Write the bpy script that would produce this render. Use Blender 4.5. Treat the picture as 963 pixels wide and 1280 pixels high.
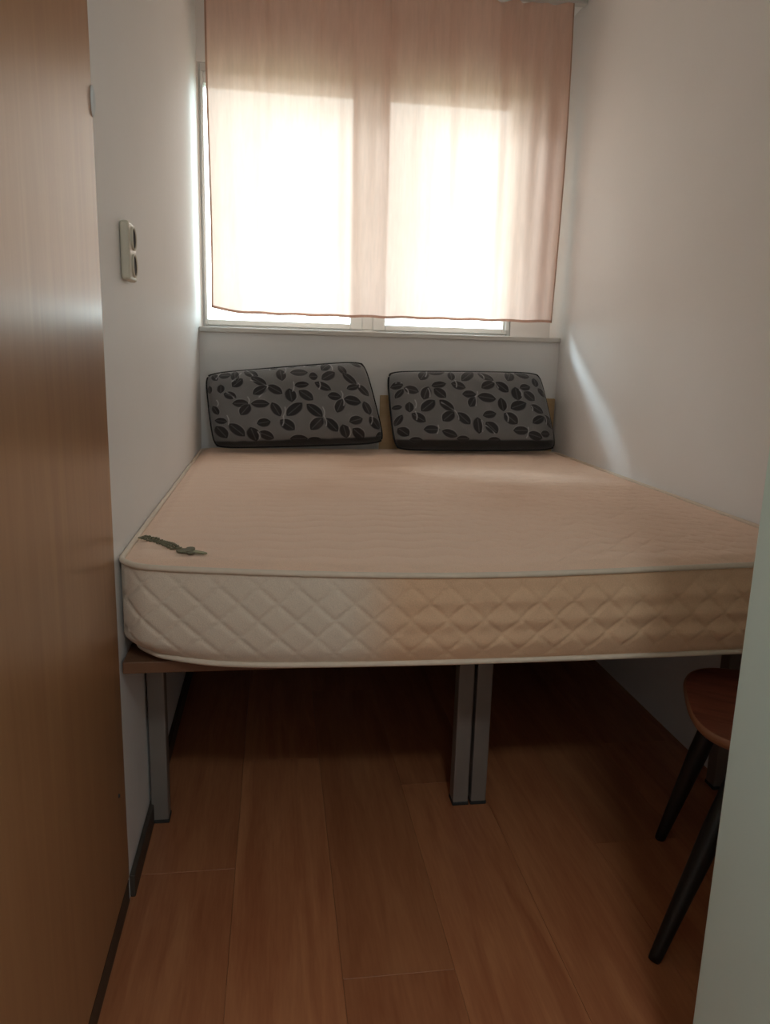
import bpy, bmesh, math, random
import numpy as np
from mathutils import Vector, Matrix

random.seed(7)
for o in list(bpy.data.objects):
    bpy.data.objects.remove(o)
scene = bpy.context.scene
COL = scene.collection

# ------------------------------------------------------------------ camera
RAD = math.radians
yaw, pitch, roll = RAD(8.474), RAD(11.858), RAD(1.612)
fwd = Vector((math.sin(yaw) * math.cos(pitch), math.cos(yaw) * math.cos(pitch), -math.sin(pitch)))
rgt = Vector((math.cos(yaw), -math.sin(yaw), 0))
upv = rgt.cross(fwd)
r2 = rgt * math.cos(roll) + upv * math.sin(roll)
u2 = -rgt * math.sin(roll) + upv * math.cos(roll)
cam_data = bpy.data.cameras.new('camera')
cam = bpy.data.objects.new('camera', cam_data)
COL.objects.link(cam)
M = Matrix.Identity(4)
for i in range(3):
    M[i][0] = r2[i]; M[i][1] = u2[i]; M[i][2] = -fwd[i]
M[2][3] = 1.2
cam.matrix_world = M
cam_data.sensor_fit = 'VERTICAL'
cam_data.sensor_height = 24.0
cam_data.lens = 24.0 * 938.4 / 1280.0
cam_data.clip_start = 0.02
scene.camera = cam

# ------------------------------------------------------------------ world: pale bright overcast daylight, dim ground below the horizon
world = bpy.data.worlds.new('daylight')
scene.world = world
world.use_nodes = True
wn = world.node_tree
wn.nodes.clear()
w_out = wn.nodes.new('ShaderNodeOutputWorld')
w_bg = wn.nodes.new('ShaderNodeBackground')
w_tc = wn.nodes.new('ShaderNodeTexCoord')
w_sep = wn.nodes.new('ShaderNodeSeparateXYZ')
w_ramp = wn.nodes.new('ShaderNodeValToRGB')
w_map = wn.nodes.new('ShaderNodeMapRange')
w_map.inputs['From Min'].default_value = -1.0
w_map.inputs['From Max'].default_value = 1.0
wn.links.new(w_tc.outputs['Generated'], w_sep.inputs[0])
wn.links.new(w_sep.outputs['Z'], w_map.inputs['Value'])
wn.links.new(w_map.outputs['Result'], w_ramp.inputs['Fac'])
e = w_ramp.color_ramp.elements
e[0].position = 0.485; e[0].color = (0.20, 0.22, 0.17, 1)
e[1].position = 0.51; e[1].color = (0.84, 0.95, 1.0, 1)
e2 = e.new(1.0); e2.color = (0.70, 0.88, 1.0, 1)
wn.links.new(w_ramp.outputs['Color'], w_bg.inputs['Color'])
w_bg.inputs['Strength'].default_value = 4.9
wn.links.new(w_bg.outputs['Background'], w_out.inputs['Surface'])

# light portal over the window opening (sampling guide for the daylight only)
pl = bpy.data.lights.new('window_portal', 'AREA')
pl.shape = 'RECTANGLE'; pl.size = 1.42; pl.size_y = 1.06
pl.cycles.is_portal = True
po = bpy.data.objects.new('window_portal', pl)
COL.objects.link(po)
po.location = (0.39, 3.68, 1.83)
po.rotation_euler = (RAD(-90), 0, 0)

# hazy sun, high to the left outside the window
sl = bpy.data.lights.new('hazy_sun', 'SUN')
sl.energy = 5.0
sl.angle = RAD(17)
sl.color = (0.72, 0.87, 1.0)
so = bpy.data.objects.new('hazy_sun', sl)
COL.objects.link(so)
so.location = (-3, 8, 6)
so.rotation_euler = Vector((0.74, -0.76, -0.64)).to_track_quat('-Z', 'Y').to_euler()

# unseen fill light added behind the camera (its fixture is built further down)
hl = bpy.data.lights.new('hall_fill_light', 'AREA')
hl.shape = 'DISK'; hl.size = 0.30
hl.energy = 7.2
hl.color = (0.88, 1.0, 0.98)
ho = bpy.data.objects.new('hall_fill_light', hl)
COL.objects.link(ho)
ho.location = (0.2, -0.7, 2.55)

scene.view_settings.view_transform = 'Standard'
scene.view_settings.look = 'None'
scene.view_settings.exposure = 0.88
scene.view_settings.gamma = 1.0
scene.view_settings.use_curve_mapping = False

# ------------------------------------------------------------------ helpers
XL, XR, YB, ZC = -0.323, 1.292, 3.384, 2.66
ZS = 1.295          # sill height
ZM = 0.783          # mattress top


def link(name, me, mat=None, parent=None):
    o = bpy.data.objects.new(name, me)
    COL.objects.link(o)
    if mat is not None and not me.materials:
        me.materials.append(mat)
    if parent is not None:
        o.parent = parent
    return o


def empty(name, loc=(0, 0, 0), rz=0):
    o = bpy.data.objects.new(name, None)
    COL.objects.link(o)
    o.empty_display_size = 0.1
    o.location = loc
    o.rotation_euler = (0, 0, rz)
    return o


def tag(o, label=None, cat=None, group=None, kind=None):
    if label: o['label'] = label
    if cat: o['category'] = cat
    if group: o['group'] = group
    if kind: o['kind'] = kind
    return o


def boxes_bm(lst, bevel=0.0, seg=2):
    """lst of (x0,x1,y0,y1,z0,z1)"""
    bm = bmesh.new()
    for (x0, x1, y0, y1, z0, z1) in lst:
        vs = [bm.verts.new(p) for p in ((x0, y0, z0), (x1, y0, z0), (x1, y1, z0), (x0, y1, z0),
                                        (x0, y0, z1), (x1, y0, z1), (x1, y1, z1), (x0, y1, z1))]
        for f in ((3, 2, 1, 0), (4, 5, 6, 7), (0, 1, 5, 4), (1, 2, 6, 5), (2, 3, 7, 6), (3, 0, 4, 7)):
            bm.faces.new([vs[i] for i in f])
    if bevel > 0:
        bmesh.ops.bevel(bm, geom=list(bm.edges), offset=bevel, segments=seg, affect='EDGES', profile=0.5)
    return bm


def bm_mesh(name, bm, smooth=False):
    me = bpy.data.meshes.new(name)
    bm.normal_update()
    bm.to_mesh(me)
    bm.free()
    if smooth:
        for p in me.polygons: p.use_smooth = True
    return me


def box_obj(name, lst, mat, parent=None, bevel=0.0, seg=2, smooth=False):
    if isinstance(lst, tuple): lst = [lst]
    return link(name, bm_mesh(name, boxes_bm(lst, bevel, seg), smooth), mat, parent)


def grid_mesh(name, P, smooth=True, closed_u=False, cols=None):
    """P: array (nv,nu,3)"""
    nv, nu, _ = P.shape
    idx = np.arange(nv * nu).reshape(nv, nu)
    if closed_u:
        nxt = np.roll(idx, -1, axis=1)
        a, b, c, d = idx[:-1], nxt[:-1], nxt[1:], idx[1:]
    else:
        a, b, c, d = idx[:-1, :-1], idx[:-1, 1:], idx[1:, 1:], idx[1:, :-1]
    F = np.stack([a, b, c, d], -1).reshape(-1, 4)
    me = bpy.data.meshes.new(name)
    me.from_pydata(P.reshape(-1, 3).tolist(), [], F.tolist())
    if smooth:
        me.polygons.foreach_set('use_smooth', [True] * len(me.polygons))
    if cols is not None:
        at = me.color_attributes.new('tint', 'FLOAT_COLOR', 'POINT')
        c4 = np.ones((nv * nu, 4), np.float32)
        c4[:, :3] = cols.reshape(-1, 3)
        at.data.foreach_set('color', c4.ravel())
    me.update()
    return me


def tube_mesh(name, pts, r, n=10, closed=False):
    pts = [Vector(p) for p in pts]
    N = len(pts)
    rings = np.zeros((N, n, 3))
    for i, p in enumerate(pts):
        if closed:
            t = pts[(i + 1) % N] - pts[(i - 1) % N]
        else:
            t = pts[min(i + 1, N - 1)] - pts[max(i - 1, 0)]
        t.normalize()
        ref = Vector((0, 0, 1)) if abs(t.z) < 0.9 else Vector((1, 0, 0))
        a = t.cross(ref).normalized(); b = t.cross(a).normalized()
        rr = r[i] if hasattr(r, '__len__') else r
        for k in range(n):
            an = 2 * math.pi * k / n
            rings[i, k] = p + a * (rr * math.cos(an)) + b * (rr * math.sin(an))
    if closed:
        rings = np.concatenate([rings, rings[:1]], 0)
        return grid_mesh(name, rings, closed_u=True)
    me = grid_mesh(name, rings, closed_u=True)
    bm = bmesh.new(); bm.from_mesh(me)
    bm.verts.ensure_lookup_table()
    bm.faces.new([bm.verts[k] for k in range(n)][::-1])
    bm.faces.new([bm.verts[(N - 1) * n + k] for k in range(n)])
    bmesh.ops.recalc_face_normals(bm, faces=bm.faces)
    bm.to_mesh(me); bm.free()
    return me


# ------------------------------------------------------------------ materials
def new_mat(name):
    m = bpy.data.materials.new(name)
    m.use_nodes = True
    nt = m.node_tree
    return m, nt, nt.nodes['Principled BSDF']


def N(nt, t, **kw):
    n = nt.nodes.new(t)
    for k, v in kw.items():
        setattr(n, k, v)
    return n


def plain(name, col, rough=0.5, metal=0.0, noise=0.06, nscale=8.0, bump=0.0, bscale=120.0, spec=0.5, stretch=(1, 1, 1)):
    m, nt, b = new_mat(name)
    b.inputs['Roughness'].default_value = rough
    b.inputs['Metallic'].default_value = metal
    b.inputs['Specular IOR Level'].default_value = spec
    tc = N(nt, 'ShaderNodeTexCoord')
    mp = N(nt, 'ShaderNodeMapping')
    mp.inputs['Scale'].default_value = stretch
    nt.links.new(tc.outputs['Object'], mp.inputs['Vector'])
    nz = N(nt, 'ShaderNodeTexNoise')
    nz.inputs['Scale'].default_value = nscale
    nz.inputs['Detail'].default_value = 5
    nt.links.new(mp.outputs['Vector'], nz.inputs['Vector'])
    mx = N(nt, 'ShaderNodeMix', data_type='RGBA')
    mx.inputs['A'].default_value = (*[c * (1 - noise) for c in col], 1)
    mx.inputs['B'].default_value = (*[min(1, c * (1 + noise)) for c in col], 1)
    nt.links.new(nz.outputs['Fac'], mx.inputs['Factor'])
    nt.links.new(mx.outputs['Result'], b.inputs['Base Color'])
    if bump > 0:
        n2 = N(nt, 'ShaderNodeTexNoise')
        n2.inputs['Scale'].default_value = bscale
        n2.inputs['Detail'].default_value = 3
        nt.links.new(mp.outputs['Vector'], n2.inputs['Vector'])
        bp = N(nt, 'ShaderNodeBump')
        bp.inputs['Strength'].default_value = bump
        bp.inputs['Distance'].default_value = 0.002
        nt.links.new(n2.outputs['Fac'], bp.inputs['Height'])
        nt.links.new(bp.outputs['Normal'], b.inputs['Normal'])
    return m


def wood(name, c1, c2, rough, scale, axis_stretch, vary=0.0, spec=0.5, coat=0.0, island=False):
    """grain along the axis whose stretch is smallest"""
    m, nt, b = new_mat(name)
    b.inputs['Roughness'].default_value = rough
    b.inputs['Specular IOR Level'].default_value = spec
    b.inputs['Coat Weight'].default_value = coat
    b.inputs['Coat Roughness'].default_value = rough * 0.7
    tc = N(nt, 'ShaderNodeTexCoord')
    oi = N(nt, 'ShaderNodeObjectInfo')
    add = N(nt, 'ShaderNodeVectorMath', operation='MULTIPLY_ADD')
    add.inputs[1].default_value = (1, 1, 1)
    sc = N(nt, 'ShaderNodeVectorMath', operation='SCALE')
    cmb = N(nt, 'ShaderNodeCombineXYZ')
    for k in range(3): nt.links.new(oi.outputs['Random'], cmb.inputs[k])
    nt.links.new(cmb.outputs[0], sc.inputs[0])
    sc.inputs['Scale'].default_value = 17.0
    nt.links.new(tc.outputs['Object'], add.inputs[0])
    nt.links.new(sc.outputs[0], add.inputs[2])
    mp = N(nt, 'ShaderNodeMapping')
    mp.inputs['Scale'].default_value = axis_stretch
    nt.links.new(add.outputs[0], mp.inputs['Vector'])
    n1 = N(nt, 'ShaderNodeTexNoise')
    n1.inputs['Scale'].default_value = scale
    n1.inputs['Detail'].default_value = 6
    n1.inputs['Distortion'].default_value = 0.8
    nt.links.new(mp.outputs['Vector'], n1.inputs['Vector'])
    n2 = N(nt, 'ShaderNodeTexNoise')
    n2.inputs['Scale'].default_value = scale * 7
    n2.inputs['Detail'].default_value = 3
    nt.links.new(mp.outputs['Vector'], n2.inputs['Vector'])
    ma = N(nt, 'ShaderNodeMath', operation='MULTIPLY_ADD')
    ma.inputs[1].default_value = 0.35
    nt.links.new(n2.outputs['Fac'], ma.inputs[0])
    nt.links.new(n1.outputs['Fac'], ma.inputs[2])
    rp = N(nt, 'ShaderNodeValToRGB')
    rp.color_ramp.elements[0].position = 0.42
    rp.color_ramp.elements[0].color = (*c1, 1)
    rp.color_ramp.elements[1].position = 0.92
    rp.color_ramp.elements[1].color = (*c2, 1)
    nt.links.new(ma.outputs[0], rp.inputs['Fac'])
    hs = N(nt, 'ShaderNodeHueSaturation')
    mr = N(nt, 'ShaderNodeMapRange')
    mr.inputs['To Min'].default_value = 1 - vary
    mr.inputs['To Max'].default_value = 1 + vary
    nt.links.new(oi.outputs['Random'], mr.inputs['Value'])
    nt.links.new(mr.outputs['Result'], hs.inputs['Value'])
    nt.links.new(rp.outputs['Color'], hs.inputs['Color'])
    nt.links.new(hs.outputs['Color'], b.inputs['Base Color'])
    return m


def tinted(name, rough, bump, bscale, sheen=0.0, spec=0.3):
    """fabric whose colour is carried by the 'tint' attribute (print / dye / stains)"""
    m, nt, b = new_mat(name)
    b.inputs['Roughness'].default_value = rough
    b.inputs['Specular IOR Level'].default_value = spec
    b.inputs['Sheen Weight'].default_value = sheen
    at = N(nt, 'ShaderNodeAttribute', attribute_name='tint')
    tc = N(nt, 'ShaderNodeTexCoord')
    nz = N(nt, 'ShaderNodeTexNoise')
    nz.inputs['Scale'].default_value = bscale
    nz.inputs['Detail'].default_value = 4
    nt.links.new(tc.outputs['Object'], nz.inputs['Vector'])
    mr = N(nt, 'ShaderNodeMapRange')
    mr.inputs['To Min'].default_value = 0.85
    mr.inputs['To Max'].default_value = 1.15
    nt.links.new(nz.outputs['Fac'], mr.inputs['Value'])
    mul = N(nt, 'ShaderNodeVectorMath', operation='SCALE')
    nt.links.new(at.outputs['Color'], mul.inputs[0])
    nt.links.new(mr.outputs['Result'], mul.inputs['Scale'])
    nt.links.new(mul.outputs[0], b.inputs['Base Color'])
    bp = N(nt, 'ShaderNodeBump')
    bp.inputs['Strength'].default_value = bump
    bp.inputs['Distance'].default_value = 0.002
    nt.links.new(nz.outputs['Fac'], bp.inputs['Height'])
    nt.links.new(bp.outputs['Normal'], b.inputs['Normal'])
    return m


MAT = {}
MAT['wall'] = plain('wall_paint', (0.90, 0.875, 0.865), 0.62, noise=0.03, nscale=3, bump=0.08, bscale=60)
MAT['wall_back'] = plain('parapet_paint', (0.90, 0.88, 0.87), 0.6, noise=0.03, nscale=3, bump=0.08, bscale=60)
MAT['ceiling'] = plain('ceiling_paint', (0.90, 0.88, 0.86), 0.7, noise=0.03, nscale=3)
MAT['jamb'] = plain('jamb_gloss_paint', (0.77, 0.93, 0.87), 0.45, noise=0.03, nscale=4, bump=0.03, bscale=40)
MAT['pvc'] = plain('white_window_plastic', (0.82, 0.83, 0.83), 0.35, noise=0.02)
MAT['sill'] = plain('sill_paint', (0.72, 0.69, 0.65), 0.45, noise=0.04)
MAT['laminate'] = wood('wardrobe_laminate', (0.37, 0.185, 0.09), (0.45, 0.24, 0.118), 0.30, 5.0, (6, 6, 0.35), spec=0.5, coat=0.08)
MAT['plinth'] = plain('dark_plinth', (0.06, 0.045, 0.035), 0.5, noise=0.15, nscale=20)
MAT['plank'] = wood('laminate_plank', (0.36, 0.115, 0.05), (0.54, 0.22, 0.10), 0.36, 4.5, (5, 0.45, 5), vary=0.09, spec=0.45)
MAT['subfloor'] = plain('subfloor', (0.05, 0.03, 0.02), 0.9)
MAT['chipboard'] = wood('bed_board', (0.15, 0.065, 0.035), (0.22, 0.105, 0.055), 0.5, 5, (0.5, 5, 5))
MAT['headboard'] = wood('headboard_board', (0.50, 0.33, 0.17), (0.62, 0.43, 0.24), 0.5, 4, (0.5, 5, 5))
MAT['metal'] = plain('grey_painted_metal', (0.25, 0.22, 0.20), 0.42, metal=0.35, noise=0.08, nscale=14)
MAT['rubber'] = plain('black_rubber_foot', (0.03, 0.03, 0.03), 0.7)
MAT['ticking'] = tinted('mattress_ticking', 0.85, 0.35, 420, sheen=0.1)
MAT['piping'] = plain('mattress_piping', (0.78, 0.65, 0.53), 0.75, noise=0.08, nscale=60)
MAT['stitch'] = plain('green_stitching', (0.17, 0.15, 0.09), 0.8, noise=0.3, nscale=300)
MAT['stitch_pale'] = plain('pale_green_stitching', (0.34, 0.33, 0.20), 0.8, noise=0.2, nscale=200)
MAT['jacquard'] = tinted('pillow_jacquard', 0.55, 0.5, 700, sheen=0.25, spec=0.4)
MAT['black_cloth'] = plain('pillow_black_back', (0.012, 0.013, 0.015), 0.85, noise=0.2, nscale=200)
MAT['switch'] = plain('ivory_plastic', (0.66, 0.60, 0.49), 0.35, noise=0.02)
MAT['dark_hole'] = plain('dark_socket_recess', (0.05, 0.04, 0.035), 0.6)
MAT['seat'] = wood('stool_seat_wood', (0.13, 0.030, 0.018), (0.40, 0.13, 0.08), 0.38, 6, (0.7, 6, 6), coat=0.2)
MAT['seat_edge'] = plain('stool_edge_wood', (0.35, 0.16, 0.09), 0.45, noise=0.2, nscale=30)
MAT['leg_black'] = plain('black_lacquered_leg', (0.012, 0.012, 0.012), 0.45, noise=0.2, nscale=30)
MAT['rail'] = plain('curtain_rail_white', (0.66, 0.65, 0.62), 0.4)
MAT['fill_lampglass'] = None


def curtain_mat(name, dense=False):
    m = bpy.data.materials.new(name)
    m.use_nodes = True
    nt = m.node_tree
    nt.nodes.clear()
    out = N(nt, 'ShaderNodeOutputMaterial')
    tc = N(nt, 'ShaderNodeTexCoord')
    mp = N(nt, 'ShaderNodeMapping'); mp.inputs['Scale'].default_value = (1, 1, 0.12)
    nz = N(nt, 'ShaderNodeTexNoise'); nz.inputs['Scale'].default_value = 90; nz.inputs['Detail'].default_value = 3
    nt.links.new(tc.outputs['Object'], mp.inputs['Vector'])
    nt.links.new(mp.outputs['Vector'], nz.inputs['Vector'])
    mr = N(nt, 'ShaderNodeMapRange'); mr.inputs['To Min'].default_value = 0.90; mr.inputs['To Max'].default_value = 1.08
    nt.links.new(nz.outputs['Fac'], mr.inputs['Value'])
    tr = N(nt, 'ShaderNodeBsdfTranslucent')
    df = N(nt, 'ShaderNodeBsdfDiffuse')
    tp = N(nt, 'ShaderNodeBsdfTransparent')
    ct = (0.94, 0.67, 0.57) if not dense else (0.55, 0.36, 0.28)
    cd = (0.80, 0.56, 0.45) if not dense else (0.55, 0.37, 0.30)
    for n, c in ((tr, ct), (df, cd)):
        s = N(nt, 'ShaderNodeVectorMath', operation='SCALE'); s.inputs[0].default_value = c
        nt.links.new(mr.outputs['Result'], s.inputs['Scale'])
        nt.links.new(s.outputs[0], n.inputs['Color'])
    tp.inputs['Color'].default_value = (0.95, 0.78, 0.72, 1)
    m1 = N(nt, 'ShaderNodeMixShader'); m1.inputs['Fac'].default_value = 0.50
    nt.links.new(tr.outputs[0], m1.inputs[1]); nt.links.new(df.outputs[0], m1.inputs[2])
    m2 = N(nt, 'ShaderNodeMixShader'); m2.inputs['Fac'].default_value = 0.045 if not dense else 0.012
    nt.links.new(m1.outputs[0], m2.inputs[1]); nt.links.new(tp.outputs[0], m2.inputs[2])
    nt.links.new(m2.outputs[0], out.inputs['Surface'])
    return m


MAT['curtain'] = curtain_mat('peach_voile')
MAT['curtain_hem'] = curtain_mat('peach_voile_hem', True)

mg = bpy.data.materials.new('window_glass'); mg.use_nodes = True
nt = mg.node_tree; nt.nodes.clear()
g_o = N(nt, 'ShaderNodeOutputMaterial'); g_t = N(nt, 'ShaderNodeBsdfTransparent'); g_g = N(nt, 'ShaderNodeBsdfGlossy')
g_t.inputs['Color'].default_value = (0.93, 0.97, 0.95, 1); g_g.inputs['Roughness'].default_value = 0.03
g_m = N(nt, 'ShaderNodeMixShader'); g_f = N(nt, 'ShaderNodeFresnel'); g_f.inputs['IOR'].default_value = 1.3
nt.links.new(g_f.outputs[0], g_m.inputs['Fac']); nt.links.new(g_t.outputs[0], g_m.inputs[1]); nt.links.new(g_g.outputs[0], g_m.inputs[2])
nt.links.new(g_m.outputs[0], g_o.inputs['Surface'])
MAT['glass'] = mg

ml, nt, b = new_mat('fill_lamp_diffuser')
b.inputs['Base Color'].default_value = (0.8, 0.78, 0.72, 1)
b.inputs['Emission Color'].default_value = (1, 0.93, 0.8, 1)
b.inputs['Emission Strength'].default_value = 0.6
MAT['fill_lampglass'] = ml


def struct(o):
    o['kind'] = 'structure'
    return o


# ------------------------------------------------------------------ room shell
floor = struct(box_obj('floor', (-1.0, 1.40, -1.35, 3.45, -0.06, -0.009), MAT['subfloor']))
pw, plen = 0.2245, 1.285
for i in range(11):
    x0 = -0.9945 + i * pw
    off = [1.28, 0.62, 0.27, 0.93, 0.45][i % 5]
    y = -1.33 - off
    while y < 3.44:
        a, b2 = max(y, -1.33), min(y + plen, 3.44)
        x1 = min(x0 + pw, 1.39)
        if b2 - a > 0.02:
            cx, cy = (x0 + x1) / 2, (a + b2) / 2
            hx, hy = (x1 - x0) / 2 - 0.00025, (b2 - a) / 2 - 0.00025
            o = link('plank', bm_mesh('plank', boxes_bm([(-hx, hx, -hy, hy, -0.009, 0.0)], 0.0004, 1)), MAT['plank'], floor)
            o.location = (cx, cy, 0)
        y += plen

ceiling = struct(box_obj('ceiling', (-1.05, 1.45, -1.40, 3.73, ZC, ZC + 0.1), MAT['ceiling']))
wall_right = struct(box_obj('wall_right', (XR, XR + 0.12, -1.40, 3.73, -0.06, ZC), MAT['wall']))
wall_left = struct(box_obj('wall_left', (XL - 0.12, XL, 1.519, 3.73, -0.06, ZC), MAT['wall']))
# window wall: parapet, lintel and the pier right of the window
YW = YB + 0.14      # window plane, set back behind the parapet
WX0, WX1, WZ0, WZ1 = -0.318, 1.098, ZS - 0.01, 2.372
wall_back = struct(box_obj('wall_back', [(XL, XR, YB, YW + 0.20, -0.06, WZ0),
                                         (XL, XR, YW, YW + 0.20, WZ1, ZC),
                                         (WX1, XR, YW, YW + 0.20, WZ0, WZ1),
                                         (XL, WX0, YW, YW + 0.20, WZ0, WZ1)], MAT['wall_back']))
wall_front = struct(box_obj('wall_front', (-1.05, XR, -1.40, -1.30, -0.06, ZC), MAT['wall']))
wall_hall = struct(box_obj('wall_hall', [(-1.05, -0.95, -1.30, 1.60, -0.06, ZC), (-0.95, XL - 0.12, 1.522, 1.60, -0.06, ZC)], MAT['wall']))
# right hand side of the doorway, next to the camera
wall_entry = struct(box_obj('wall_entry', (0.646, XR, 0.66, 0.908, -0.0005, ZC), MAT['jamb'], bevel=0.004))

# skirting along the left wall
baseboard_left = struct(box_obj('baseboard_left', (XL, XL + 0.012, 1.522, YB, 0, 0.055), MAT['plinth'], bevel=0.003))

# sill board
trim_1 = struct(box_obj('trim_1', (XL + 0.001, XR - 0.001, YB - 0.018, YW + 0.01, ZS - 0.022, ZS), MAT['sill'], bevel=0.005))

# ------------------------------------------------------------------ window
wy0, wy1 = YW + 0.01, YW + 0.08
win = struct(empty('window_1', (0.4, YB + 0.08, ZS)))
win_inv = Vector(win.location)


def wbox(name, lst, mat, parent, bevel=0.004):
    if isinstance(lst, tuple): lst = [lst]
    l2 = [(a - win_inv.x, b - win_inv.x, c - win_inv.y, d - win_inv.y, e_ - win_inv.z, f - win_inv.z) for a, b, c, d, e_, f in lst]
    return box_obj(name, l2, mat, parent, bevel)


z0, z1 = ZS + 0.0005, WZ1
ft = 0.035; fb = 0.012
wbox('window_frame', [(WX0, WX0 + 0.008, wy0, wy1, z0, z1), (WX1 - 0.018, WX1, wy0, wy1, z0, z1),
                      (WX0 + 0.008, WX1 - 0.018, wy0, wy1, z1 - ft, z1), (WX0 + 0.008, WX1 - 0.018, wy0, wy1, z0, z0 + fb)], MAT['pvc'], win)
wbox('mullion', (0.395, 0.445, wy0, wy1, z0 + fb, z1 - ft), MAT['pvc'], win)
for (a, b2) in ((WX0 + 0.008, 0.395), (0.445, WX1 - 0.018)):
    st = 0.055
    sL = 0.012 if a < 0 else st
    sR = st if a < 0 else 0.02
    zz0, zz1 = z0 + fb, z1 - ft
    sash = wbox('sash', [(a, a + sL, wy0 - 0.012, wy1 - 0.01, zz0, zz1), (b2 - sR, b2, wy0 - 0.012, wy1 - 0.01, zz0, zz1),
                         (a + sL, b2 - sR, wy0 - 0.012, wy1 - 0.01, zz1 - 0.045, zz1), (a + sL, b2 - sR, wy0 - 0.012, wy1 - 0.01, zz0, zz0 + 0.024)],
                MAT['pvc'], win)
    wbox('pane', (a + sL, b2 - sR, wy0 + 0.02, wy0 + 0.026, zz0 + 0.024, zz1 - 0.045), MAT['glass'], sash, 0)
# hinge at the lower right end of the sashes, handle on the mullion side
wbox('hinge', [(WX1 - 0.028, WX1 - 0.012, wy0 - 0.026, wy0 - 0.012, z0 + 0.03, z0 + 0.075)], MAT['pvc'], win, 0.003)
wbox('window_handle', [(0.465, 0.485, wy0 - 0.03, wy0 - 0.012, 1.76, 1.82), (0.468, 0.482, wy0 - 0.045, wy0 - 0.03, 1.68, 1.80)], MAT['pvc'], win, 0.004)

# ------------------------------------------------------------------ curtain
CY = YB - 0.035
curt = empty('curtain', (0.48, CY, 1.35))
tag(curt, 'sheer peach curtain hanging over the window', 'curtain')
CX0, CX1, CZ1 = -0.266, 1.238, 2.642
nu, nv = 260, 90
u = np.linspace(0, 1, nu)[None, :]
v = np.linspace(0, 1, nv)[:, None]


def hem_z(uu):
    x = CX0 + (CX1 - CX0) * uu
    return 1.349 + 0.010 * uu + 0.024 * np.exp(-(uu / 0.05)) + 0.0015 * np.sin(uu * 60)


def curtain_pts(u, v, dy=0.0):
    x0 = CX0 - 0.004 * v + 0.006 * np.sin(v * 5.0) * (1 - v)
    x1 = CX1 - 0.004 + 0.010 * np.sin(v * 3.1) - 0.004 * v
    x = x0 + (x1 - x0) * u
    z = hem_z(u) + (CZ1 - hem_z(u)) * v
    amp = 0.006 + 0.008 * v
    d = np.zeros_like(x)
    for fq, ph, a in ((7.3, 0.4, 1.0), (13.1, 1.9, 0.55), (21.7, 0.2, 0.35), (4.1, 2.4, 0.8)):
        d = d + a * np.sin(2 * np.pi * fq * (u + 0.012 * np.sin(3 * v + ph)) + ph)
    # sharper pleats coming from the gathers at the rail
    for uc, w, a in ((0.17, .012, 1.6), (0.30, .010, 1.3), (0.385, .012, 1.5), (0.49, .011, 1.8), (0.60, .012, 1.5), (0.655, .010, 1.2), (0.80, .014, 1.5), (0.86, .016, 1.8), (0.945, .02, 1.2)):
        cc = uc + 0.02 * (1 - v) * np.sin(uc * 40)
        d = d - a * np.exp(-((u - cc) / w) ** 2) * (0.35 + 0.9 * v)
    # loose lower left corner
    d = d + 1.2 * np.exp(-((u - 0.055 - 0.07 * (0.28 - v)) / 0.012) ** 2) * np.clip(0.3 - v, 0, 1) * 3
    y = CY - amp * d * 0.8 + dy
    P = np.stack(np.broadcast_arrays(x, y, z), -1)
    return P - np.array([0.48, CY, 1.35])


link('fabric', grid_mesh('fabric', curtain_pts(u, v)), MAT['curtain'], curt)
hv = np.linspace(0, 0.0085, 4)[:, None]
h1 = link('bottom_hem', grid_mesh('bottom_hem', curtain_pts(u, hv, -0.0025)), MAT['curtain_hem'], curt)
hu = np.linspace(0, 0.005, 4)[None, :]
link('side_hem', grid_mesh('side_hem', curtain_pts(hu, v, -0.0025)), MAT['curtain_hem'], curt)
hu = np.linspace(0.996, 1.0, 4)[None, :]
link('side_hem', grid_mesh('side_hem', curtain_pts(hu, v, -0.0025)), MAT['curtain_hem'], curt)
rail = box_obj('curtain_rail', [(XL + 0.01, XR - 0.004, CY - 0.02, CY + 0.02, CZ1 + 0.002, ZC - 0.0005)], MAT['rail'], None, 0.004)
tag(rail, 'white curtain rail on the ceiling above the peach curtain', 'curtain rail')

# ------------------------------------------------------------------ built-in wardrobe on the left
ward = empty('wardrobe', (XL - 0.3, 1.13, 0))
tag(ward, 'tall brown wood laminate wardrobe beside the foot of the bed', 'wardrobe')
wl = Vector(ward.location)


def wbx(name, lst, mat, parent=ward, bevel=0.0):
    if isinstance(lst, tuple): lst = [lst]
    l2 = [(a - wl.x, b - wl.x, c - wl.y, d - wl.y, e_, f) for a, b, c, d, e_, f in lst]
    return box_obj(name, l2, mat, parent, bevel)


wbx('body', (-0.94, XL - 0.022, 0.70, 1.517, 0.055, ZC - 0.005), MAT['laminate'])
dr = wbx('door', (XL - 0.020, XL + 0.002, 0.702, 1.516, 0.058, ZC - 0.01), MAT['laminate'], bevel=0.002)
wbx('plinth', (-0.93, XL + 0.001, 0.705, 1.512, 0.0, 0.053), MAT['plinth'])
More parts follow.
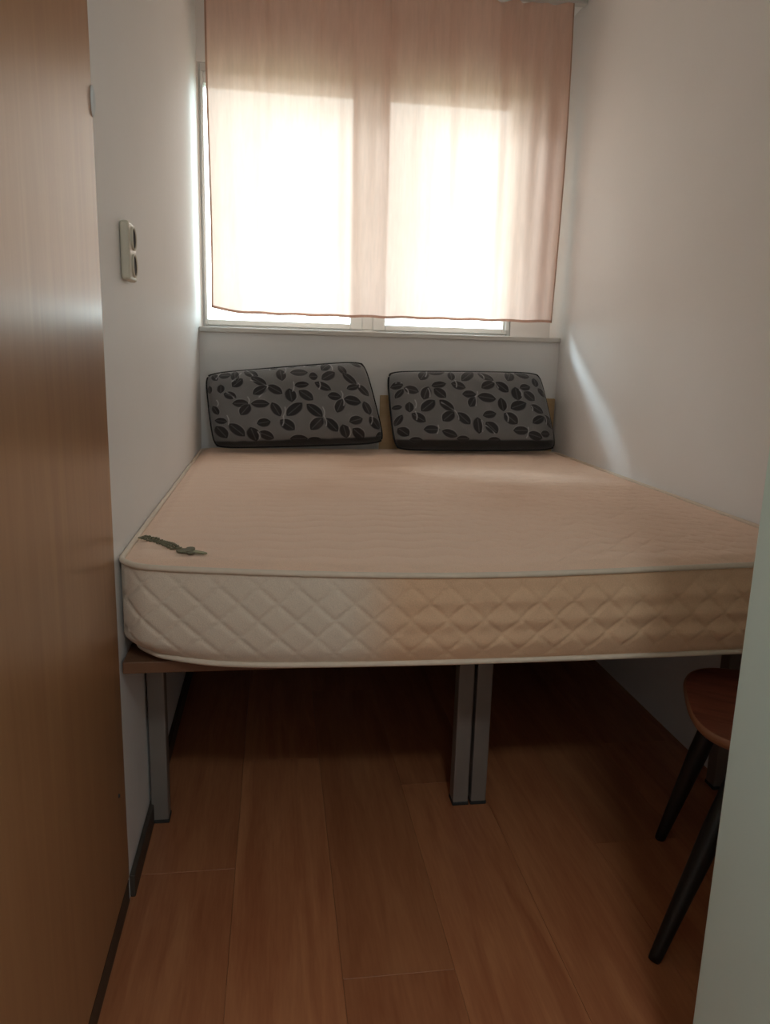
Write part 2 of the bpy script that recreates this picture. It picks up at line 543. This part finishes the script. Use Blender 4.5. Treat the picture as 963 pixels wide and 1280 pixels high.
# white plastic catch on the far edge of the door
bm = bmesh.new()
bmesh.ops.create_uvsphere(bm, u_segments=16, v_segments=12, radius=1)
bmesh.ops.scale(bm, vec=(0.006, 0.008, 0.026), verts=bm.verts)
bmesh.ops.translate(bm, vec=(XL + 0.003 - wl.x, 1.512 - wl.y, 1.625), verts=bm.verts)
cat_o = link('catch', bm_mesh('catch', bm, True), MAT['pvc'], dr)
cat_o['label'] = 'white plastic catch'
bm = bmesh.new()
bmesh.ops.create_cone(bm, segments=16, radius1=0.0045, radius2=0.0035, depth=0.003, cap_ends=True)
bmesh.ops.rotate(bm, verts=bm.verts, matrix=Matrix.Rotation(RAD(90), 3, 'Y'))
bmesh.ops.translate(bm, vec=(XL + 0.003 - wl.x, 1.45 - wl.y, 0.297), verts=bm.verts)
link('screw_cap', bm_mesh('screw_cap', bm), MAT['dark_hole'], dr)

# ------------------------------------------------------------------ double socket on the left wall
sk = empty('wall_socket', (XL, 1.76, 1.40))
tag(sk, 'ivory double wall socket on the left wall', 'socket')
px = 0.020
body = link('housing', bm_mesh('housing', boxes_bm([(0.0005, px, -0.042, 0.042, -0.06, 0.06)], 0.006, 3), False), MAT['switch'], sk)
for dz in (-0.028, 0.028):
    bm = bmesh.new()
    # ring-shaped collar with a dark dished recess and two pin holes
    n = 28
    prof = [(0.0245, px - 0.001), (0.0245, px + 0.004), (0.0225, px + 0.005), (0.0205, px + 0.003)]
    rings = []
    for r_, x_ in prof:
        rings.append([bm.verts.new((x_, r_ * math.cos(2 * math.pi * k / n), dz + r_ * math.sin(2 * math.pi * k / n))) for k in range(n)])
    for a, b2 in zip(rings[:-1], rings[1:]):
        for k in range(n):
            bm.faces.new((a[k], a[(k + 1) % n], b2[(k + 1) % n], b2[k]))
    link('collar', bm_mesh('collar', bm, True), MAT['switch'], sk)
    bm = bmesh.new()
    rings = []
    for r_, x_ in ((0.0206, px + 0.003), (0.0195, px + 0.0008)):
        rings.append([bm.verts.new((x_, r_ * math.cos(2 * math.pi * k / n), dz + r_ * math.sin(2 * math.pi * k / n))) for k in range(n)])
    for k in range(n):
        bm.faces.new((rings[0][k], rings[0][(k + 1) % n], rings[1][(k + 1) % n], rings[1][k]))
    bm.faces.new(rings[1])
    rec = link('recess', bm_mesh('recess', bm), MAT['dark_hole'], sk)

# ------------------------------------------------------------------ two bed bases pushed together
BZ = 0.555


def bed_base(name, x0, x1, label):
    b = empty(name, ((x0 + x1) / 2, 2.42, 0))
    tag(b, label, 'bed', 'single bed bases pushed together')
    ox, oy = (x0 + x1) / 2, 2.42
    hx = (x1 - x0) / 2 - 0.002
    box_obj('platform', (-hx, hx, 1.53 - oy, 3.352 - oy, BZ - 0.026, BZ), MAT['chipboard'], b, 0.002)
    for sy in (1.812, 3.20):
        for sx in (-hx + 0.022, hx - 0.022):
            lg = box_obj('leg', (sx - 0.021, sx + 0.021, sy - 0.021 - oy, sy + 0.021 - oy, 0.008, BZ - 0.0262), MAT['metal'], b, 0.003)
            box_obj('foot_cap', (sx - 0.0225, sx + 0.0225, sy - 0.0225 - oy, sy + 0.0225 - oy, 0.0, 0.010), MAT['rubber'], lg, 0.002)
        box_obj('cross_rail', (-hx + 0.045, hx - 0.045, sy - 0.012 - oy, sy + 0.012 - oy, BZ - 0.068, BZ - 0.0265), MAT['metal'], b, 0.002)
    for sx in (-hx + 0.02, hx - 0.02):
        box_obj('side_rail', (sx - 0.012, sx + 0.012, 1.835 - oy, 3.177 - oy, BZ - 0.068, BZ - 0.0265), MAT['metal'], b, 0.002)
    return b


XMID = 0.5225
bL = bed_base('bed_base', XL + 0.003, XMID - 0.001, 'metal-legged bed base under the mattress, left half by the wardrobe')
bR = bed_base('bed_base', XMID + 0.001, XR - 0.003, 'metal-legged bed base under the mattress, right half behind the stool')
hb = box_obj('headboard', (0.465, 1.284, 3.363, 3.381, 0.0, 1.02), MAT['headboard'], None, 0.003)
tag(hb, 'low tan wooden headboard against the window wall behind the right pillow', 'headboard')

# ------------------------------------------------------------------ mattress
mat_t = empty('mattress', (0.48, 2.40, BZ))
tag(mat_t, 'thick cream quilted double mattress with stains on its top', 'mattress')
MO = np.array([0.48, 2.40, BZ])
mx0, mx1, my1 = XL + 0.006, XR - 0.006, 3.345
CR = 0.075


def sstep(a, b, x):
    t = np.clip((x - a) / (b - a), 0, 1)
    return t * t * (3 - 2 * t)


def front_y(x):
    # foot end: bows out a little towards the middle, left corner set back
    t = (x - mx0) / (mx1 - mx0)
    return 1.458 + 0.055 * np.exp(-t / 0.14) - 0.012 * np.sin(np.pi * np.clip(t, 0, 1)) + 0.01 * t


def plan(a, b):
    """a,b in [0,1]; returns x,y with rounded corners and the shaped foot end"""
    w, L = mx1 - mx0, my1 - 1.458
    X, Y = a * w, b * L
    X, Y = X.copy(), Y.copy()
    for cx, cy, sx, sy in ((CR, CR, -1, -1), (w - CR, CR, 1, -1), (CR, L - CR, -1, 1), (w - CR, L - CR, 1, 1)):
        p = (X - cx) * sx / CR
        q = (Y - cy) * sy / CR
        k = (p > 0) & (q > 0)
        pc, qc = np.clip(p, 0, 1), np.clip(q, 0, 1)
        X = np.where(k, cx + sx * CR * pc * np.sqrt(1 - qc ** 2 / 2), X)
        Y = np.where(k, cy + sy * CR * qc * np.sqrt(1 - pc ** 2 / 2), Y)
    x = mx0 + X
    fy = front_y(x)
    y = fy + (my1 - fy) * (Y / L)
    return x, y


def tri(t):
    return np.abs((t % 1.0) - 0.5) * 2      # 1 at integers, 0 at halves


def noise2(x, y, seed):
    rs = np.random.RandomState(seed)
    o = 0
    for k in range(10):
        a = rs.uniform(0, 2 * np.pi); f = rs.uniform(2, 9); p = rs.uniform(0, 6.28)
        o = o + np.sin(f * (x * np.cos(a) + y * np.sin(a)) * 2 + p)
    return o / 10


CREAM = np.array([0.93, 0.665, 0.51])


def mattress_top(X, Y):
    # wavy quilting lines across the top + finer diamond stitch towards the middle right
    ph = (Y + 0.009 * np.sin(2 * np.pi * X / 0.135 + 2 * noise2(X, Y, 21)) + 0.012 * noise2(X * 0.8, Y * 0.8, 22)) / 0.062
    q1 = np.abs(np.sin(np.pi * ph)) ** 0.55
    d1 = tri((X + Y) / 0.075); d2 = tri((X - Y) / 0.075)
    q2 = np.minimum(1 - d1 ** 6, 1 - d2 ** 6)
    wgt = 0.55 * sstep(0.25, 0.6, X) * (0.6 + 0.4 * noise2(X, Y, 4))
    z = 0.0048 * (q1 * (1 - wgt) * (0.75 + 0.6 * noise2(X, Y, 23)) + 1.2 * q2 * wgt)
    z = z + 0.003 * noise2(X * 1.3, Y * 1.3, 9)
    return z


nu, nv = 420, 460
aa = np.linspace(0, 1, nu)
bb = np.linspace(0, 1, nv)
A, B = np.meshgrid(aa, bb)
X, Y = plan(A, B)
edge = np.minimum(np.minimum(A, 1 - A) * 1.61, np.minimum(B, 1 - B) * 1.88)
fall = sstep(0, 0.05, edge)
dip = 0.016 * np.exp(-((A - 0.45) / 0.33) ** 2) * np.exp(-(B / 0.14) ** 2)
Z = ZM - 0.012 + 0.010 * fall + mattress_top(X, Y) * fall - dip
stain = 0.75 * np.exp(-(((X - 0.40) / 0.20) ** 2 + ((Y - 2.75) / 0.22) ** 2)) + 0.5 * np.exp(-(((X - 0.15) / 0.22) ** 2 + ((Y - 2.35) / 0.28) ** 2)) \
    + 0.45 * np.exp(-(((X - 0.75) / 0.25) ** 2 + ((Y - 2.2) / 0.3) ** 2))
stain = stain * (0.75 + 0.6 * noise2(X * 3, Y * 3, 2))
stain = np.clip(stain, 0, 1)[..., None]
cols = CREAM * (1 - stain) + CREAM * np.array([0.74, 0.60, 0.47]) * stain
link('top_panel', grid_mesh('top_panel', np.stack([X, Y, Z], -1) - MO, cols=cols), MAT['ticking'], mat_t)

# outline loop for border, pipings
per = []
m = 320
t = np.linspace(0, 1, m, endpoint=False)
la = np.concatenate([t, np.ones(m), 1 - t, np.zeros(m)])
lb = np.concatenate([np.zeros(m), t, np.ones(m), 1 - t])
ox, oy = plan(la, lb)
tx = np.roll(ox, -1) - np.roll(ox, 1); ty = np.roll(oy, -1) - np.roll(oy, 1)
ln = np.hypot(tx, ty) + 1e-9
nx, ny = ty / ln, -tx / ln
# smooth normals a bit
seg = np.hypot(np.roll(ox, -1) - ox, np.roll(oy, -1) - oy)
S = np.concatenate([[0], np.cumsum(seg)[:-1]])
dipl = 0.016 * np.exp(-((la - 0.45) / 0.33) ** 2) * np.exp(-(lb / 0.14) ** 2)
ztop = ZM - 0.012 - dipl
corner = np.exp(-((la) / 0.085) ** 2) * np.exp(-((lb) / 0.08) ** 2)
zbot = BZ + 0.009 + 0.013 * corner
nh = 64
H = np.linspace(0, 1, nh)[:, None]
zz = zbot + (ztop - zbot) * H
Sx = S[None, :]
dd1 = tri(Sx / 0.078 + (zz - BZ) / 0.072); dd2 = tri(Sx / 0.078 - (zz - BZ) / 0.072)
quilt = np.minimum(1 - dd1 ** 8, 1 - dd2 ** 8)
prof = np.sin(np.pi * H) ** 0.6
rip = sstep(0.10, 0.55, ox)[None, :] * (np.sin(2 * np.pi * (zz - BZ) / 0.047 + 0.5 * np.sin(ox * 5)[None, :])) * (0.7 + 0.5 * noise2(ox * 2, oy * 0 + 1, 3)[None, :])
off = 0.006 * prof + 0.0055 * quilt * prof + 0.0042 * rip * prof - (0.014 + 0.022 * corner[None, :]) * np.clip(1 - H / 0.22, 0, 1) ** 2
off = np.where(np.abs(ny)[None, :] > 0.5, off, np.minimum(off, 0.004) * 1.0)
BX = ox[None, :] + nx[None, :] * off
BY = oy[None, :] + ny[None, :] * off
BX = np.clip(BX, XL + 0.001, XR - 0.001)
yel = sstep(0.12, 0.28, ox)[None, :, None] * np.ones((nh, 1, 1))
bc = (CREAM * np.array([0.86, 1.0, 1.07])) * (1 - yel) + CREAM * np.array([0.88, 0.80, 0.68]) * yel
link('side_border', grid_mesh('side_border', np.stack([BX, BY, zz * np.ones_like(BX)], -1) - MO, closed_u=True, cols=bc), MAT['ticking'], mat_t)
step = 4
topc = np.stack([np.clip(ox + nx * 0.004, XL + 0.007, XR - 0.007), oy + ny * 0.004, ztop + 0.003], -1)[::step] - MO
link('top_piping', tube_mesh('top_piping', topc.tolist(), 0.0062, 10, True), MAT['piping'], mat_t)
o0 = -(0.014 + 0.022 * corner) + 0.006
botc = np.stack([np.clip(ox + nx * o0, XL + 0.007, XR - 0.007), oy + ny * o0, zbot - 0.001], -1)[::step] - MO
link('bottom_piping', tube_mesh('bottom_piping', botc.tolist(), 0.0062, 10, True), MAT['piping'], mat_t)
bm = bmesh.new()
vs = [bm.verts.new(p) for p in (np.stack([np.clip(ox + nx * o0, XL + 0.007, XR - 0.007), oy + ny * o0, zbot], -1)[::step] - MO).tolist()]
bm.faces.new(vs[::-1])
link('bottom_panel', bm_mesh('bottom_panel', bm), MAT['piping'], mat_t)

# stitched mark curving over the left foot corner
cp = [(-0.300, 1.705), (-0.283, 1.694), (-0.262, 1.671), (-0.243, 1.648), (-0.225, 1.623), (-0.208, 1.600)]
bm = bmesh.new()
zl = ZM + 0.0055


def flat_poly(bm, pts, z, h=0.0025):
    mxy = np.mean(np.array(pts), axis=0)
    z = ZM - 0.002 + float(mattress_top(mxy[0], mxy[1])) + 0.0012
    lo = [bm.verts.new((x - MO[0], y - MO[1], z - h - MO[2])) for x, y in pts]
    hi = [bm.verts.new((x - MO[0], y - MO[1], z - MO[2])) for x, y in pts]
    bm.faces.new(hi)
    k = len(pts)
    for i in range(k):
        bm.faces.new((lo[i], lo[(i + 1) % k], hi[(i + 1) % k], hi[i]))


cpd = []
for i in range(len(cp) - 1):
    for s in (0, 0.5):
        cpd.append(tuple(np.array(cp[i]) * (1 - s) + np.array(cp[i + 1]) * s))
cpd.append(cp[-1])
rsl = random.Random(5)
for i in range(len(cpd) - 1):
    p, q = np.array(cpd[i]), np.array(cpd[i + 1])
    tdir = (q - p) / np.linalg.norm(q - p); nd = np.array([-tdir[1], tdir[0]])
    Lg = np.linalg.norm(q - p)
    for k in range(2):
        for off_, hw in ((-0.009, 0.0052), (0.0, 0.0045), (0.009, 0.0052)):
            c0 = p + tdir * (Lg * (k + 0.5) / 2 + rsl.uniform(-.001, .001)) + nd * (off_ + rsl.uniform(-.0015, .0015))
            hl_ = Lg / 4 * rsl.uniform(0.45, 0.85); hw_ = hw * rsl.uniform(0.7, 1.15)
            flat_poly(bm, [tuple(c0 + tdir * hl_ * math.cos(g * math.pi / 4) + nd * hw_ * math.sin(g * math.pi / 4)) for g in range(8)], zl)
# round emblem made of two petals and a ring
for (cx, cy, r1, r2_) in ((-0.192, 1.577, 0.016, 0.009), (-0.180, 1.590, 0.010, 0.008), (-0.176, 1.567, 0.009, 0.008)):
    flat_poly(bm, [(cx + r1 * math.cos(k * math.pi / 7), cy + r2_ * 1.7 * math.sin(k * math.pi / 7)) for k in range(14)], zl)
em = link('stitched_mark', bm_mesh('stitched_mark', bm), MAT['stitch'], mat_t)
em['label'] = 'dark green stitched mark on the corner'
bm = bmesh.new()
flat_poly(bm, [(-0.170, 1.580), (-0.150, 1.566), (-0.142, 1.556), (-0.150, 1.553), (-0.172, 1.566)], zl)
link('stitched_tail', bm_mesh('stitched_tail', bm), MAT['stitch_pale'], mat_t)

# ------------------------------------------------------------------ pillows with woven leaf pattern
LEAF_L = [(275,130,80,35,-10),(390,125,70,38,25),(500,120,60,32,-15),(590,112,80,38,10),(160,175,60,38,0),(212,182,60,42,80),(290,170,75,38,20),(440,178,60,48,80),(530,165,85,38,0),(600,185,42,40,0),(675,182,75,45,-30),(668,132,62,42,-40),(750,150,55,35,60),(782,195,85,38,40),(330,210,85,38,30),(225,217,60,45,-40),(335,256,75,42,-30),(408,252,80,42,30),(145,245,42,36,90),(190,280,62,38,20),(540,228,68,32,-5),(645,235,85,38,25),(485,280,65,55,80),(560,280,80,46,35),(795,238,62,32,-15),(850,250,75,38,45),(240,320,75,38,0),(335,322,85,40,0),(262,352,66,48,-50),(700,285,64,40,5),(790,305,85,48,10),(725,332,70,48,-65),(865,340,70,42,65),(412,350,75,44,60),(500,350,95,52,-40),(600,355,95,48,40),(120,350,52,30,60),(145,405,58,32,10),(220,450,90,48,40),(145,460,74,52,50),(350,415,64,42,-10),(465,425,80,52,35),(608,420,80,52,-45),(682,425,86,48,45),(805,402,68,44,-15),(905,415,80,48,50),(298,470,66,60,70),(360,475,75,42,20),(750,455,64,52,70),(820,465,75,48,35),(520,490,85,34,0),(600,497,75,30,0),(940,480,50,40,0),(110,180,50,30,50),(830,110,50,30,20),(90,240,40,24,80)]
STEM_L = [(128,150,118,190),(240,165,200,210),(265,150,300,180),(365,115,385,150),(465,140,455,170),(575,95,560,130),(690,110,700,150),(375,235,290,205),(375,235,330,290),(175,265,210,295),(125,300,130,330),(500,215,495,260),(630,215,625,250),(740,290,735,260),(740,290,745,330),(280,320,275,290),(445,385,455,340),(445,385,440,430),(645,385,640,340),(645,385,655,430),(180,425,175,380),(770,440,775,480),(890,380,885,420),(320,460,325,490),(830,235,825,215)]
LEAF_R = [(170,118,64,22,0),(225,167,62,52,-60),(285,150,85,38,0),(360,175,48,36,90),(440,175,80,46,-40),(435,125,44,32,0),(500,130,62,32,20),(530,180,80,38,30),(650,177,58,48,-60),(650,140,62,26,0),(720,165,70,42,15),(390,227,70,42,20),(535,225,70,44,-25),(605,235,75,46,40),(780,205,46,36,90),(100,215,54,42,0),(165,245,70,42,20),(232,265,68,50,-70),(295,222,68,36,-10),(300,265,70,46,40),(110,260,54,32,-50),(440,272,64,38,0),(525,290,86,46,10),(455,312,54,46,-60),(675,270,66,52,80),(720,235,54,36,-10),(740,280,66,46,40),(810,255,54,32,50),(600,325,66,42,80),(680,330,80,52,-20),(155,335,52,40,90),(240,330,80,52,-40),(330,330,86,42,40),(100,330,42,26,0),(105,400,62,32,-60),(195,390,74,46,35),(335,385,68,52,-40),(410,395,80,46,45),(535,375,64,38,-10),(775,345,75,38,30),(780,400,68,42,-30),(845,410,85,42,55),(480,430,78,52,85),(545,440,75,52,45),(640,395,80,56,40),(125,460,58,50,40),(255,450,74,42,0),(340,470,75,38,20),(690,455,75,42,0),(765,480,80,42,15),(405,495,60,30,0),(860,330,44,26,60),(820,470,50,34,0),(560,500,60,28,0),(180,500,60,28,0)]
STEM_R = [(240,130,235,175),(140,235,150,265),(245,240,250,285),(470,285,480,260),(470,285,470,330),(370,360,305,315),(370,360,385,400),(375,200,380,235),(560,205,585,240),(510,160,520,190),(620,370,625,410),(690,250,700,280),(495,405,498,460),(515,430,560,470),(180,360,185,400),(180,300,182,340),(745,330,750,355),(820,380,825,420),(725,440,720,490),(285,430,280,470),(630,150,650,160),(465,110,470,135),(95,200,120,205)]


def inv_bilinear(p, q):
    """p: (2,), q: TL,TR,BR,BL -> u (left->right), v (bottom->top)"""
    TL, TR, BR, BL = [np.array(k, float) for k in q]
    u = v = 0.5
    for _ in range(12):
        f = BL * (1 - u) * (1 - v) + BR * u * (1 - v) + TL * (1 - u) * v + TR * u * v - p
        du = (BR - BL) * (1 - v) + (TR - TL) * v
        dv = (TL - BL) * (1 - u) + (TR - BR) * u
        J = np.stack([du, dv], 1)
        d = np.linalg.solve(J, -f)
        u += d[0]; v += d[1]
    return np.array([u, v])


def make_pillow(label, TL, TR, BR, BL, leaves, stems, quad, thick, seed, band_v):
    TL, TR, BR, BL = [np.array(k, float) for k in (TL, TR, BR, BL)]
    base = (BL + BR) / 2
    pl_ = empty('pillow', tuple(base))
    tag(pl_, label, 'pillow', 'dark leaf-patterned pillows at the head of the bed')
    nu, nv = 460, 270
    U, V = np.meshgrid(np.linspace(0, 1, nu), np.linspace(0, 1, nv))
    # pattern in a metric frame
    W_, H_ = 0.66, 0.37
    fld = np.zeros((nv, nu)); rim = np.zeros((nv, nu)); vein = np.zeros((nv, nu))
    UX, VY = U * W_, V * H_
    for (cx, cy, L_, Wd, an) in leaves:
        c = inv_bilinear(np.array([cx, cy], float), quad)
        d = np.array([math.cos(RAD(an)), math.sin(RAD(an))])
        e1 = (inv_bilinear(np.array([cx, cy]) + d * L_ / 2, quad) - c) * (W_, H_)
        e2 = (inv_bilinear(np.array([cx, cy]) + np.array([-d[1], d[0]]) * Wd / 2, quad) - c) * (W_, H_)
        e1 = e1 * 1.12; e2 = e2 * 1.12
        l1, l2 = np.linalg.norm(e1), np.linalg.norm(e2)
        a = ((UX - c[0] * W_) * e1[0] + (VY - c[1] * H_) * e1[1]) / (l1 * l1)
        n_ = np.array([-e1[1], e1[0]]) / l1
        b_ = ((UX - c[0] * W_) * n_[0] + (VY - c[1] * H_) * n_[1]) / l2
        prof_ = np.clip(1 - np.abs(a) ** 2.6, 0, 1)
        s = prof_ - np.abs(b_)
        m_ = np.clip(s * 5, 0, 1) * (np.abs(a) < 1)
        fld = np.maximum(fld, m_)
        rim = np.maximum(rim, np.exp(-((s - 0.05) / 0.07) ** 2) * (np.abs(a) < 1.02) * (b_ > 0) * 0.7)
        vein = np.maximum(vein, np.exp(-(b_ / 0.07) ** 2) * (np.abs(a) < 0.75))
    st_ = np.zeros((nv, nu))
    for (x0, y0, x1, y1) in stems:
        p0 = inv_bilinear(np.array([x0, y0], float), quad) * (W_, H_)
        p1 = inv_bilinear(np.array([x1, y1], float), quad) * (W_, H_)
        d = p1 - p0; L2 = d @ d
        tt = np.clip(((UX - p0[0]) * d[0] + (VY - p0[1]) * d[1]) / L2, 0, 1)
        bow = 0.004 * np.sin(np.pi * tt)
        dist = np.hypot(UX - p0[0] - d[0] * tt - bow, VY - p0[1] - d[1] * tt)
        st_ = np.maximum(st_, np.exp(-(dist / 0.0022) ** 2))
    rs = np.random.RandomState(seed)
    ground = np.array([0.165, 0.162, 0.165])
    dark = np.array([0.010, 0.008, 0.010])
    light = np.array([0.50, 0.50, 0.52])
    hatch = 0.5 + 0.5 * np.sin(UX * 900)
    hmask = np.clip(noise2(U * 5, V * 4, seed + 5) * 3 - 0.6, 0, 1)
    C = ground * (1 + 0.25 * (hatch * hmask)[..., None] + 0.12 * noise2(U * 4, V * 3, seed)[..., None])
    C = C * (1 - fld[..., None]) + dark * fld[..., None]
    C = C + (light - C) * (0.55 * rim * (1 - 0.5 * fld))[..., None]
    C = C + (light - C) * (0.16 * vein * fld)[..., None]
    C = C + (light - C) * (0.75 * st_)[..., None]
    # plain black band along the bottom
    gm = 1 - sstep(band_v - 0.012, band_v + 0.012, V + 0.008 * noise2(U * 6, V * 0, seed + 3))
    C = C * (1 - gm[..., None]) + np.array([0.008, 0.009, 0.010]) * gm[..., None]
    # geometry
    a = 2 * U - 1; b_ = 2 * V - 1
    Uq = 0.5 + (U - 0.5) * (1 - 0.032 * np.abs(b_) ** 9 + 0.012 * (1 - b_ ** 2))
    Vq = 0.5 + (V - 0.5) * (1 - 0.055 * np.abs(a) ** 11 + 0.015 * (1 - a ** 2))
    # rounded corner tips
    P = (BL * (1 - Uq)[..., None] * (1 - Vq)[..., None] + BR * Uq[..., None] * (1 - Vq)[..., None]
         + TL * (1 - Uq)[..., None] * Vq[..., None] + TR * Uq[..., None] * Vq[..., None])
    nrm = np.cross(BR - BL, TL - BL); nrm = nrm / np.linalg.norm(nrm)
    if nrm[1] > 0: nrm = -nrm
    shape = (1 - np.abs(a) ** 5.0) ** 0.5 * (1 - np.abs(b_) ** 4.0) ** 0.5
    sag = 1.12 - 0.22 * V
    relief = -0.0018 * fld + 0.0012 * st_ + 0.0008 * rim
    wr = 0.004 * noise2(U * 2.5, V * 2, seed + 1)
    T = thick * shape * sag + (relief + wr) * np.clip(shape * 2, 0, 1)
    front = P + nrm * T[..., None]
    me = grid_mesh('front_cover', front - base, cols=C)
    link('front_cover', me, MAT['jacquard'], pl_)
    k = 6
    back = P - nrm * (thick * 0.75 * shape * sag)[..., None]
    back = back[::k, ::k] if (nv - 1) % k == 0 and (nu - 1) % k == 0 else back[np.unique(np.r_[0:nv:k, nv - 1])][:, np.unique(np.r_[0:nu:k, nu - 1])]
    back[..., 2] = np.maximum(back[..., 2], ZM + 0.004)
    back[..., 1] = np.minimum(back[..., 1], 3.352)
    link('back_cover', grid_mesh('back_cover', (back - base)[:, ::-1]), MAT['black_cloth'], pl_)
    loop = np.concatenate([P[0, :-1:6], P[:-1:6, -1], P[-1, :0:-6], P[:0:-6, 0]]) - base
    link('piping', tube_mesh('piping', loop.tolist(), 0.0055, 8, True), MAT['black_cloth'], pl_)
    return pl_


QL = ((68, 160), (868, 95), (958, 505), (108, 530))
QR = ((62, 135), (818, 148), (893, 540), (92, 540))
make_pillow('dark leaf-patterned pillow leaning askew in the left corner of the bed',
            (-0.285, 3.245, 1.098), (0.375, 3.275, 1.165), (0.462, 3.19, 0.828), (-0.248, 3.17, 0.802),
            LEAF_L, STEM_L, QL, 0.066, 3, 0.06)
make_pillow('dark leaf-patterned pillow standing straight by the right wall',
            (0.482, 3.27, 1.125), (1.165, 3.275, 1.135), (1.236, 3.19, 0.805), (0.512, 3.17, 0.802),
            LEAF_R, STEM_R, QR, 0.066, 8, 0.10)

# ------------------------------------------------------------------ stool
sc_ = np.array([1.05, 1.38])
th = math.atan2(0.42, 0.907)
stool = empty('stool', (sc_[0], sc_[1], 0), -th)
tag(stool, 'wooden stool with reddish seat and splayed black legs by the doorway', 'stool')
SZ = 0.47
su, sv = 0.158, 0.208


def se(t, n=3.0):
    c, s = math.cos(t), math.sin(t)
    return math.copysign(abs(c) ** (2 / n), c), math.copysign(abs(s) ** (2 / n), s)


levels = [(0.0, SZ - 0.026), (0.80, SZ - 0.026), (0.955, SZ - 0.022), (0.99, SZ - 0.013), (1.0, SZ - 0.006), (0.988, SZ - 0.001), (0.965, SZ)]
levels_top = [(0.965, SZ), (0.9, SZ - 0.0008), (0.7, SZ - 0.004), (0.4, SZ - 0.007), (0.0, SZ - 0.008)]
ns = 72


def lathe_se(name, lv):
    R_ = np.zeros((len(lv), ns, 3))
    for i, (k, z) in enumerate(lv):
        for j in range(ns):
            a, b_ = se(2 * math.pi * j / ns)
            R_[i, j] = (a * su * k, b_ * sv * k, z)
    return grid_mesh(name, R_, closed_u=True)


link('seat_edge', lathe_se('seat_edge', levels), MAT['seat_edge'], stool)
link('seat', lathe_se('seat', levels_top), MAT['seat'], stool)


def leg(foot, top):
    f = Vector(foot); tp = Vector(top)
    pts = [f.lerp(tp, k) for k in (0, 0.03, 0.3, 0.62, 1.0)]
    rr = [0.0125, 0.0135, 0.0175, 0.0225, 0.0215]
    return link('leg', tube_mesh('leg', pts, rr, 14), MAT['leg_black'], stool)


zt = SZ - 0.024
leg((-0.191, -0.263, 0.0), (-0.045, -0.160, zt))
leg((0.165, -0.263, 0.0), (0.045, -0.160, zt))
leg((-0.157, 0.166, 0.0), (-0.062, 0.095, zt))
leg((0.140, 0.166, 0.0), (0.062, 0.095, zt))

# ------------------------------------------------------------------ made-up fixture for the added fill light (behind the camera)
fill_lamp = empty('fill_lamp_fixture', (0.2, -0.7, 2.57))
tag(fill_lamp, 'round fill lamp added out of view in the hallway behind the doorway', 'lamp')
R_ = np.zeros((6, 32, 3))
for i, (r_, z_) in enumerate(((0.15, 0.09), (0.16, 0.07), (0.16, 0.06), (0.15, 0.055), (0.14, 0.05), (0.0, 0.05))):
    for j in range(32):
        R_[i, j] = (r_ * math.cos(2 * math.pi * j / 32), r_ * math.sin(2 * math.pi * j / 32), z_)
link('fill_lamp_base', grid_mesh('fill_lamp_base', R_, closed_u=True), MAT['rail'], fill_lamp)
R_ = np.zeros((8, 32, 3))
for i in range(8):
    a = i / 7 * math.pi / 2
    for j in range(32):
        R_[i, j] = (0.14 * math.cos(a) * math.cos(2 * math.pi * j / 32), 0.14 * math.cos(a) * math.sin(2 * math.pi * j / 32), 0.05 - 0.05 * math.sin(a))
link('fill_lamp_shade', grid_mesh('fill_lamp_shade', R_, closed_u=True), MAT['fill_lampglass'], fill_lamp)
